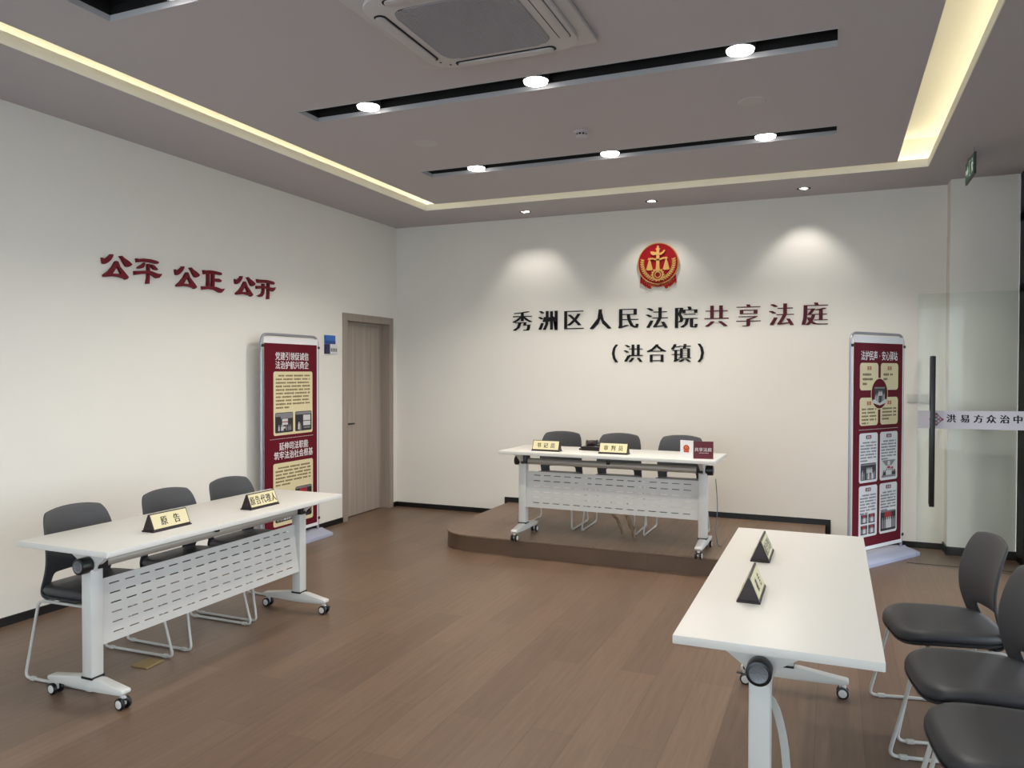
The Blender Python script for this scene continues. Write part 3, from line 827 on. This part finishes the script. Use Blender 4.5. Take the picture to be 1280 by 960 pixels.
def banner(label, loc, rz, BW=.80, BH=1.862):
    """local: x across (left to right for the reader), reading side = -y"""
    t = thing('display_banner', label, 'banner', loc, rz)
    w2 = BW/2-.012
    MB().tube([(-w2, 0, .04), (-w2, 0, BH), (w2, 0, BH), (w2, 0, .04)], .012, 12, fillet=.075).build('frame', M_alu, t, 60)
    # moulded base: low wedge with pointed ends
    b = MB()
    P0 = [(-BW/2-.02, .12), (BW/2+.02, .12), (BW/2+.10, 0), (BW/2+.02, -.15), (-BW/2-.02, -.15), (-BW/2-.10, 0)]
    r0 = [(x, y, 0) for x, y in P0]; r1 = [(x, y, .025) for x, y in P0]
    r2 = [(x*.955, y*.80, .042) for x, y in P0]; r3 = [(x*.92, y*.30, .055) for x, y in P0]
    b.rings([r0, r1, r2, r3]).build('base', M_pbase, t, 30)
    # clips
    for sx in (-1, 1):
        for z in (.16, BH-.10): MB().box(sx*(w2-.006)-.014, sx*(w2-.006)+.014, -.022, .008, z-.012, z+.012, .003).build('clip', M_black, t)
    return t, BH

def sheet(t, W, z0, z1, m_print, bow=.010, Wp=None):
    """white fabric sheet with a printed red field; both slightly bowed"""
    def surf(W, z0, z1, off, th):
        b = bmesh.new(); n = 12; k = 10; V = {}
        for s_ in (0, 1):
            for i in range(n+1):
                for j in range(k+1):
                    u = -1+2*i/n
                    V[s_, i, j] = b.verts.new((u*W/2, -.016-off-s_*(-th), z0+(z1-z0)*j/k))
        for i in range(n):
            for j in range(k):
                b.faces.new((V[0, i, j], V[0, i+1, j], V[0, i+1, j+1], V[0, i, j+1]))
                b.faces.new((V[1, i, j], V[1, i, j+1], V[1, i+1, j+1], V[1, i+1, j]))
        for i in range(n):
            b.faces.new((V[0, i, 0], V[1, i, 0], V[1, i+1, 0], V[0, i+1, 0])); b.faces.new((V[0, i, k], V[0, i+1, k], V[1, i+1, k], V[1, i, k]))
        for j in range(k):
            b.faces.new((V[0, 0, j], V[0, 0, j+1], V[1, 0, j+1], V[1, 0, j])); b.faces.new((V[0, n, j], V[1, n, j], V[1, n, j+1], V[0, n, j+1]))
        m = MB(); m.bm.free(); m.bm = b; return m
    surf(W, z0-.03, z1+.055, 0, .002).build('fabric_sheet', M_paper, t)
    m_ = surf(Wp or W-.05, z0, z1, .002, .001)
    for v in m_.bm.verts: v.co.x -= .009
    return m_.build('printed_poster', m_print, t)
DF = .0185      # depth of the printed face in front of the banner plane
def flat(k=0): return Matrix(((1, 0, 0, 0), (0, 0, -1, -DF-k*.0003), (0, 1, 0, 0), (0, 0, 0, 1)))
def heading(par, txt, z, size, m, sx=1.0, cx=0.0, gap=1.0):
    b = MB(); n = len(txt)
    for i, ch in enumerate(txt):
        b.add(glyph(ch, .004, .008, .02), place(cx+(i-(n-1)/2)*size*sx*gap, -DF-.0006, z, size, (0, -1, 0), ctr=(.13 if ch == '·' else .5, .38), sx=sx, depth=.03))
    b.build('heading', m, par)
def card(par, x0, x1, z0, z1, m, r=.02, print_=None, extra=()):
    """a printed block: rounded field with its rows of tiny print"""
    it = [(MB().prism(rrect(x1-x0, z1-z0, r, 5, (x0+x1)/2, (z0+z1)/2), 0, .0006, flat(0)), m)]
    if print_:
        mt, a = print_[0], print_[1:]
        b = MB(); text_rows(b, *a)
        for v in b.bm.verts: v.co.y = -v.co.y-DF-.0006
        it.append((b, mt))
    return multi('card', it+list(extra), par)
def divider(par, z, x0, x1):
    b = MB(); x = x0
    while x < x1: b.box(x, x+.012, -DF-.0006, -DF, z-.0022, z+.0022); x += .02
    b.build('divider', M_plight, par)
# --- banner on the left, in front of the left wall (reads towards +x)
t1, BH = banner('tall red banner with two cream text blocks beside the brown door', (.128, -2.02, 0), PI/2)
PZ0, PZ1 = .125, 1.785
p1 = sheet(t1, .745, PZ0, PZ1, M_maroon, Wp=.725)
HP = PZ1-PZ0
zf = lambda f: PZ1-HP*f
heading(p1, '党建引领促诚信', zf(.066), .075, M_paper, sx=.88)
heading(p1, '法治护航兴商企', zf(.113), .075, M_paper, sx=.88)
card(p1, -.255, .285, zf(.485), zf(.148), M_cream, print_=(M_tprint, -.225, .262, zf(.170), 10, .0312, .0165))
photo(p1, -.235, .005, zf(.472), zf(.365), 'hall', DF+.0008); photo(p1, .035, .270, zf(.472), zf(.365), 'street', DF+.0008)
divider(p1, zf(.503), -.30, .30)
heading(p1, '延伸司法职能', zf(.545), .075, M_paper, sx=.9, cx=.02)
heading(p1, '筑牢法治社会根基', zf(.592), .075, M_paper, sx=.9, cx=.02)
card(p1, -.26, .29, zf(.965), zf(.632), M_cream, print_=(M_tprint, -.23, .265, zf(.658), 6, .030, .0165))
photo(p1, -.235, .005, zf(.945), zf(.79), 'crowd', DF+.0008); photo(p1, .035, .270, zf(.945), zf(.775), 'group', DF+.0008)

# --- banner on the right in front of the back wall
t2, BH = banner('tall red banner with eight text cards beside the glass door', (4.952, -.59, 0), R(57.3))
p2 = sheet(t2, .745, PZ0, PZ1, M_maroon, Wp=.725)
heading(p2, '法护民声·安心驿站', zf(.062), .082, M_paper, sx=.74)
cols = ((-.285, -.018), (.018, .285))
def title_marks(x0, x1, f, w_, bw, st, n=3):
    c = (x0+x1)/2; b = MB()
    for q in (-.5, .5):
        for k_ in range(3): b.box(c+q*w_-bw, c+q*w_+bw, -DF-.0022, -DF-.0004, zf(f)-1.3*st+k_*st, zf(f)-1.3*st+k_*st+st*.6)
        b.box(c+q*w_-bw*.25, c+q*w_+bw*.25, -DF-.0022, -DF-.0004, zf(f)-1.4*st, zf(f)+1.45*st)
    return b
for (x0, x1), n1, n2 in ((cols[0], 3, 5), (cols[1], 2, 4)):
    card(p2, x0, x1, zf(.232), zf(.098), M_cream, .03, (M_tprint, x0+.04, x0+.20, zf(.155), n1, .038, .021, False, .5), [(title_marks(x0, x1, .124, .034, .013, .011), M_orange)])
    card(p2, x0, x1, zf(.405), zf(.268), M_cream, .03, (M_tprint, x0+.03, x1-.02, zf(.325), n2, .0285, .0165, False, .5), [(title_marks(x0, x1, .296, .034, .013, .011), M_orange)])
multi('round_picture', [
    (MB().prism([(.125*math.cos(a), zf(.25)+.13*math.sin(a)) for a in [2*PI*q/40 for q in range(40)]], 0, .0006, flat(3)), M_cream),
    (MB().prism([(.118*math.cos(a), zf(.25)+.123*math.sin(a)) for a in [2*PI*q/40 for q in range(40)]], 0, .0006, flat(4)), M_maroon),
    (MB().prism([(-.12, zf(.292)), (-.09, zf(.277)), (-.03, zf(.29)), (0, zf(.297)), (.03, zf(.29)), (.09, zf(.277)), (.12, zf(.292)), (.05, zf(.302)), (0, zf(.308)), (-.05, zf(.302))], 0, .0006, flat(14)), M_plight)], p2)
photo(p2, -.080, .080, zf(.293), zf(.215), 'crowd', DF+.0024)
divider(p2, zf(.425), -.29, .29)
for ci, (x0, x1) in enumerate(cols):
    for ri, (fa, fb) in enumerate(((.442, .685), (.70, .952))):
        c = (x0+x1)/2
        card(p2, x0, x1, zf(fb), zf(fa), M_wprint, .022, (M_gprint, x0+.018, x1-.018, zf(fa+.047), 7, .0245, .0145, True, .5),
             [(MB().prism(rrect(.075, .030, .008, 3, c, zf(fa+.020)), 0, .0008, flat(2)), M_maroon), (title_marks(x0, x1, fa+.020, .028, .010, .007), M_plight)])
        if (ci, ri) == (0, 0): photo(p2, x0+.022, x1-.022, zf(fb-.012), zf(fa+.148), 'crowd', DF+.0008)
        elif (ci, ri) == (1, 0): photo(p2, x0+.022, x1-.022, zf(fb-.012), zf(fa+.140), 'room', DF+.0008)
        elif (ci, ri) == (1, 1): photo(p2, x0+.018, x1-.018, zf(fb-.012), zf(fa+.140), 'group', DF+.0008)
        else:
            for q in (0, 1):
                for v in (0, 1):
                    photo(p2, x0+.03+q*.11, x0+.125+q*.11, zf(fb-.012-.054*v), zf(fb-.012-.054*v-.046), 'group', DF+.0008)

# ================================================================== RAISED WALL LETTERING
up_line = [('秀', 1.554), ('洲', 1.843), ('区', 2.131), ('人', 2.415), ('民', 2.706), ('法', 2.992), ('院', 3.283)]
red_line = [('共', 3.571), ('享', 3.867), ('法', 4.162), ('庭', 4.453)]
low_line = [('（', 2.568), ('洪', 2.756), ('合', 2.993), ('镇', 3.235), ('）', 3.424)]
def wall_char(ch, x, z, size, m, label, grp, ctr=None):
    me = glyph(ch, -.015, .050, .1)
    b = MB()
    xs_ = [v.co.x for v in me.vertices]; ys_ = [v.co.y for v in me.vertices]
    c = ((min(xs_)+max(xs_))/2, (min(ys_)+max(ys_))/2) if ctr is None else ctr
    b.add(me, place(0, 0, 0, size, (0, -1, 0), ctr=c, depth=.16))
    o = b.build('wall_character', m); o.location = (x, -.0095, z)
    return tag(o, label, 'letter', grp)
G1, G2, G3 = 'black characters of the upper line on the back wall', 'dark red characters on the back wall', 'black characters of the lower line on the back wall'
for k, (ch, x) in enumerate(up_line):
    wall_char(ch, x, 2.080, .232, M_blkch, f'black raised character {ch} in the upper line on the back wall', G1)
for ch, x in red_line:
    wall_char(ch, x, 2.083, .232, M_redch, f'dark red raised character {ch} in the upper line on the back wall', G2)
for ch, x in low_line:
    nm = {'（': 'opening bracket', '）': 'closing bracket'}.get(ch, f'character {ch}')
    wall_char(ch, x, 1.730, .200, M_blkch, f'black raised {nm} in the short lower line on the back wall', G3)

def calli(strokes, y, z, label):
    b = MB()
    Mc = Matrix(((0, 0, 1, 0), (1, 0, 0, 0), (0, 1, 0, 0), (0, 0, 0, 1)))
    for k, s_ in enumerate(strokes): b.prism(s_, 0.0, .022+.0004*k, Mc)
    o = b.build('wall_character', M_calli); o.location = (.0005, y, z)
    return tag(o, label, 'letter', 'crimson brush characters on the left wall')
calli(GONG, -3.735, 2.267, 'crimson brush character 公 on the left wall, first of the six')
calli(PING, -3.472, 2.266, 'crimson brush character 平 on the left wall')
calli(GONG, -3.103, 2.264, 'crimson brush character 公 on the left wall just before 正')
calli(ZHENG, -2.834, 2.263, 'crimson brush character 正 on the left wall')
calli(GONG, -2.471, 2.261, 'crimson brush character 公 on the left wall just before 开')
calli(KAI, -2.209, 2.259, 'crimson brush character 开 on the left wall, nearest the door')

# ================================================================== EMBLEM ON THE BACK WALL
em = thing('wall_emblem', 'round red and gold emblem with scales above the wall lettering', 'emblem', (3.003, 0, 2.617))
def face(k): return Matrix(((1, 0, 0, 0), (0, 0, -1, -.018-k*.002), (0, 1, 0, 0), (0, 0, 0, 1)))
Rd = .205
Mr = Matrix(((1, 0, 0, 0), (0, 0, -1, 0), (0, 1, 0, 0), (0, 0, 0, 1)))
MB().lathe([(0, .018), (Rd-.007, .018), (Rd-.007, .0), (0, .0)], Mr, 64).build('disc', M_ered, em, 30)
MB().lathe([(Rd-.009, .001), (Rd-.009, .019), (Rd-.005, .023), (Rd, .019), (Rd, .001), (Rd-.009, .001)], Mr, 64).build('rim', M_gold, em, 40)
b = MB()
b.prism([(-.175, -.115), (-.18, -.19), (-.155, -.20), (-.115, -.235), (-.075, -.25), (-.06, -.225), (0, -.232), (.06, -.225), (.075, -.25), (.115, -.235), (.155, -.20), (.18, -.19), (.175, -.115), (.12, -.175), (0, -.212), (-.12, -.175)], 0, .012, Mr)
rb_ = b
b = MB()
for x, z in ((-.165, -.197), (-.115, -.234), (-.062, -.23), (.05, -.228), (.108, -.236), (.165, -.20)): b.box(x-.008, x+.008, -.016, -.010, z-.006, z+.006, .002)
for x in [-.15+.02*q for q in range(16)]:
    zt = -math.sqrt(max(.0001, .20**2-x*x))-.008; b.box(x-.0012, x+.0012, -.0135, -.011, zt-.028, zt)
multi('ribbon', [(rb_, M_ered), (b, M_gold)], em)
b = MB()
b.prism([(-.018, -.085), (.018, -.085), (.013, .125), (-.013, .125)], 0, .012, face(0))
b.prism([(-.012, .125), (-.022, .145), (-.010, .152), (-.008, .175), (.008, .175), (.010, .152), (.022, .145), (.012, .125)], 0, .012, face(0))
b.prism([(-.068, .096), (-.075, .118), (-.055, .120), (-.02, .112), (.02, .100), (.045, .112), (.060, .13), (.072, .128), (.062, .105), (.035, .083), (-.02, .086), (-.05, .082)], 0, .014, face(0))
b.build('pillar', M_gold, em)
b = MB()
b.prism([(-.10, .038), (-.095, .056), (-.05, .056), (-.012, .044), (.012, .044), (.05, .058), (.09, .06), (.10, .045), (.05, .042), (.012, .028), (-.012, .028), (-.05, .042)], 0, .012, face(0))
for sx in (-1, 1):
    x = sx*.083
    b.prism([(x-.004, .045), (x+.004, .045), (x+.030, -.048), (x+.034, -.058), (x+.02, -.066), (x-.02, -.066), (x-.034, -.058), (x-.030, -.048)], 0, .008, face(0))
b.build('scales', M_gold, em)
for sx in (-1, 1):
    b = MB()
    for k in range(12):
        f = k/11; a = R(-72+86*f); r = .160-.004*math.sin(f*PI)
        cx, cz = r*math.cos(a), r*math.sin(a)
        for off, tl in ((-.0115, .62), (.0115, -.62), (0, 0)):
            tang = a+PI/2
            px, pz = cx+off*math.cos(a), cz+off*math.sin(a)
            el = [(.0118*math.cos(q)*math.cos(tang+tl)-.0046*math.sin(q)*math.sin(tang+tl), .0118*math.cos(q)*math.sin(tang+tl)+.0046*math.sin(q)*math.cos(tang+tl)) for q in [2*PI*i/8 for i in range(8)]]
            b.prism([(sx*(px+ex), pz+ez) for ex, ez in el], 0, .006, face(0))
    b.build('wheat_ear', M_gold, em)
b = MB()
Mgear = Matrix.Translation((0, 0, -.112)) @ Mr
b.lathe([(.044, .018), (.044, .034), (.056, .034), (.056, .018), (.044, .018)], Mgear, 40)
b.lathe([(.024, .018), (.024, .032), (.033, .032), (.033, .018), (.024, .018)], Mgear, 32)
for k in range(14):
    a = 2*PI*k/14; b.box(.054, .066, -.032, -.020, -.007, .007, M=Matrix.Translation((0, 0, -.112)) @ Matrix.Rotation(a, 4, 'Y'))
b.build('gear', M_gold, em)
MB().lathe([(0, .022), (.044, .022), (.044, .016)], Mgear, 40).build('gear_disc', M_ered, em)

# ================================================================== DOOR SIGN, WALL BOX, EXIT SIGN
s = thing('door_sign', 'small stepped blue and white sign on the left wall beside the door', 'sign', (0, -1.24, 1.80))
def lw(y0, y1, z0, z1, x0, x1): return MB().box(x0, x1, y0, y1, z0, z1)
u = lw(-.115, .045, .012, .098, 0, .018).build('blue_panel', mat('sign_blue', '2a63b4', .3), s)
lw(-.115, .045, .012, .045, .018, .020).build('navy_strip', mat('sign_deepblue', '17408a', .3), u)
lw(-.115, -.048, -.085, .010, 0, .022).build('navy_panel', mat('sign_navy', '141a4a', .3), s)
w_ = lw(-.048, .075, -.085, .010, 0, .022).build('white_panel', M_wprint, s)
b = MB(); 
for k in range(4):
    y0 = -.037+k*.027
    for q in range(3): b.box(.022, .0228, y0, y0+.021, -.062+q*.012, -.062+q*.012+.007)
    b.box(.022, .0228, y0+.008, y0+.013, -.064, -.030)
b.build('sign_print', M_ink, w_)

o = thing('wall_box', 'small flat white box on the back wall between banner and glass door', 'switch box', (5.30, 0, 1.318))
MB().box(-.082, .082, -.022, 0, -.040, .040, .004).build('cover', mat('box_white', 'c9c6bf', .5), o, 30)
M_rock = mat('rocker_white', 'c4c1ba', .5)
for x in (-.041, .041): MB().box(x-.033, x+.033, -.025, -.022, -.030, .030, .002).build('rocker', M_rock, o, 30)

ex = thing('exit_sign', 'green running man exit sign hanging from the ceiling near the pillar', 'exit sign', (5.54, -1.05, 0))
MB().box(-.008, .008, -.20, .20, 2.972, 3.128, .002).build('case', mat('sign_grey', '3b3f3f', .4), ex)
for y in (-.15, .15): MB().cyl((0, y, 3.127), (0, y, H), .004).build('rod', M_alu, ex)
for sx in (-1, 1):
    f = MB().box(min(sx*.008, sx*.0095), max(sx*.008, sx*.0095), -.185, .185, 2.985, 3.115).build('green_face', mat('exit_green', '2c5a3c', .4, emit='2c6a44', es=.12), ex)
    b = MB(); Mx = Matrix(((0, 0, sx, 0), (1, 0, 0, 0), (0, 1, 0, 3.05), (0, 0, 0, 1)))
    def pg(P): b.prism(P, .0094, .0102, Mx)
    pg([(-.13+.012*math.cos(q), .040+.012*math.sin(q)) for q in [2*PI*i/10 for i in range(10)]])
    pg([(-.15, .022), (-.115, .026), (-.105, -.005), (-.085, -.05), (-.10, -.052), (-.122, -.012), (-.15, -.05), (-.168, -.046), (-.145, -.005)])
    pg([(-.15, .022), (-.175, .0), (-.168, -.006), (-.145, .012)]); pg([(-.115, .026), (-.088, .008), (-.092, 0), (-.12, .012)])
    pg([(-.06, -.055), (0, -.055), (0, .055), (-.06, .055), (-.06, .048), (-.01, .048), (-.01, -.048), (-.06, -.048)])
    pg([(.04, 0), (.085, .042), (.085, .016), (.16, .016), (.16, -.016), (.085, -.016), (.085, -.042)])
    b.build('pictogram', mat('exit_white', 'dfe8df', .5, emit='dfe8df', es=.15), f)

# ================================================================== CEILING FITTINGS
def spot_light(loc, power, angle, blend, size, color=(1, .93, .83)):
    l = bpy.data.lights.new('lamp', 'SPOT'); l.energy = power; l.spot_size = R(angle); l.spot_blend = blend
    l.shadow_soft_size = size; l.color = color
    o = bpy.data.objects.new('lamp', l); o.location = loc; link(o)
    return o
TN = ['nearest the back wall', 'beside the air conditioner', 'cut off at the top left', 'unseen behind the camera, added for light']  # the fourth row is out of view, added for its light
for k, (x0, x1, ya, yb) in enumerate(TR):
    t = thing('recessed_light_trough', 'long black recessed ceiling trough with round lamps, '+TN[k], 'light trough', ((x0+x1)/2, (ya+yb)/2, H), 0, 'black light troughs in the ceiling')
    w, dd = (x1-x0)/2, (yb-ya)/2
    b = MB()
    b.box(-w, w, -dd, dd, .135, .145)
    b.box(-w, w, -dd, -dd+.006, T, .14); b.box(-w, w, dd-.006, dd, T, .14); b.box(-w, -w+.006, -dd, dd, T, .14); b.box(w-.006, w, -dd, dd, T, .14)
    for (xa, xb, yA, yB) in ((-w+.0005, w-.0005, dd-.0045, dd-.0005), (-w+.0005, w-.0005, -dd+.0005, -dd+.0045), (-w+.0005, -w+.0045, -dd+.005, dd-.005), (w-.0045, w-.0005, -dd+.005, dd-.005)):
        b.box(xa, xb, yA, yB, .0265, T+.001)
    b.build('black_channel', M_blackm, t)
    b = MB(); q = .004; LIPH = .026
    b.box(-w+.0005, w-.0005, dd-q-.0005, dd-.0005, -.003, LIPH); b.box(-w+.0005, w-.0005, -dd+.0005, -dd+q, -.003, LIPH)
    b.box(-w+.0005, -w+q, -dd+q, dd-q-.001, -.003, LIPH); b.box(w-q, w-.0005, -dd+q, dd-q-.001, -.003, LIPH)
    b.build('white_lip', M_drop, t)
    yc = (ya+yb)/2-.03 if k == 1 else (ya+yb)/2-.045
    for i, x in enumerate((1.955, 3.06, 4.168)):
        s = thing('ceiling_spotlight', '%s glowing round lamp in the ceiling trough %s' % (('left', 'middle', 'right')[i], TN[k]), 'spotlight', (x, (ya+yb)/2, H), 0, 'round lamps in the troughs')
        b = MB().lathe([(.05, .13), (.070, .125), (.074, .05), (.076, .010), (.070, .008), (.066, .016)], None, 32)
        b.build('housing', M_blackm, s, 40)
        MB().lathe([(0, -.006), (.05, -.005), (.066, -.001), (.070, .012), (0, .012)], None, 32).build('lens', M_lens, s, 40)
        lo = spot_light((x, (ya+yb)/2, H-.004), SPOT_W[k], 142, .35, .05); lo.name = 'lamp'
        lo.parent = s; lo.location = (0, 0, -.012)
for i, (x, y) in enumerate(DL):
    s = thing('recessed_downlight', 'small dark recessed downlight close to the back wall, %s' % ('left of the three', 'middle of the three', 'right of the three')[i], 'downlight', (x, y, H), 0, 'downlights along the back wall')
    MB().lathe([(.044, -.001), (.058, -.002), (.060, 0), (.044, .0005)], None, 32).build('trim_ring', M_blackm, s, 40)
    MB().lathe([(.044, 0), (.050, .02), (.050, .11), (0, .11)], None, 32).build('cup', M_blackm, s, 40)
    lo = spot_light((0, 0, 0), WALL_SPOT_W, 92, 1.0, .008, (1, .95, .88)); lo.parent = s
    lo.location = (0, 0, .05); lo.rotation_euler = (R(14), 0, 0)

# smoke detector, flush round covers, sensor
s = thing('smoke_detector', 'white smoke detector on the ceiling between the two lit troughs', 'smoke detector', (3.031, -2.62, H))
MB().lathe([(0, 0), (.055, 0), (.055, -.012), (.05, -.016), (0, -.016)][::-1], None, 32).build('base', M_ceil, s, 40)
MB().lathe([(.036, -.016), (.036, -.03), (0, -.03)], None, 24).build('dark_vents', M_blackm, s, 40)
b = MB().lathe([(0, -.046), (.022, -.046), (.040, -.038), (.044, -.03), (.036, -.028), (0, -.028)], None, 32)
for k in range(10):
    a = 2*PI*k/10; b.box(.036, .041, -.004, .004, -.030, -.015, M=Matrix.Rotation(a, 4, 'Z'))
b.build('cap', M_ceil, s, 40)
for (x, y, lab) in ((1.923, -2.78, 'left one, near the ceiling corner'), (4.152, -2.787, 'right one, between the lit troughs')):
    s = thing('ceiling_cover', 'flat round cover plate flush on the ceiling, '+lab, 'cover plate', (x, y, H), 0, 'round cover plates on the ceiling')
    MB().lathe([(0, -.004), (.075, -.004), (.082, -.002), (.084, 0), (0, 0)], None, 40).build('plate', mat('cover_grey', 'bdb9b8', .8), s, 30)
s = thing('ceiling_sensor', 'small black round sensor on the ceiling left of the air conditioner', 'sensor', (2.661, -4.741, H))
MB().lathe([(0, -.012), (.016, -.012), (.026, -.006), (.028, 0), (0, 0)], None, 24).build('dome', M_black, s, 40)

# ------------------------------------------------------------------ cassette air conditioner
ac = thing('air_conditioner', 'white ceiling cassette air conditioner with a square grey grille', 'air conditioner', (3.09, -4.425, H-.002))
MB().prism(rrect(.92, .87, .02, 4), -.022, 0, None, bev=.006).build('panel', mat('ac_white', 'b7b2b3', .45), ac, 30)
MB().prism(rrect(.80, .80, .13, 8), -.046, -.022, None, bev=.008).build('raised_centre', mat('ac_white_centre', 'bdb8b9', .45), ac, 30)
# grille: fine lattice in a rounded square
b = MB(); S_ = .280; n = 44
for k in range(n+1):
    c = -S_+2*S_*k/n
    lim = S_ if abs(c) < S_-.07 else S_-.07+math.sqrt(max(0, .07**2-(abs(c)-(S_-.07))**2))
    b.box(c-.0022, c+.0022, -lim, lim, -.052, -.047); b.box(-lim, lim, c-.0022, c+.0022, -.0525, -.0475)
gr = b.build('grille', mat('ac_grille', '9a969a', .5), ac)
MB().prism(rrect(2*S_+.004, 2*S_+.004, .07, 8), -.0475, -.0455).build('grille_backing', mat('grille_shadow', '4c494d', .8), gr)
for k in range(4):
    Mq = Matrix.Rotation(PI/2*k, 4, 'Z')
    b = MB().prism(rrect(.54, .060, .028, 6, 0, .350), -.0475, -.045, Mq).build('louver_gap', M_blackm, ac)
    MB().prism(rrect(.515, .048, .022, 6, 0, .354), -.056, -.047, Mq, bev=.003).build('louver', mat('ac_louver', 'b7b2b3', .45), ac, 30)
for x, y in ((-.30, .345), (-.335, .30)): MB().cyl((x, y, -.0475), (x, y, -.045), .006, seg=12).build('indicator', M_black, ac)
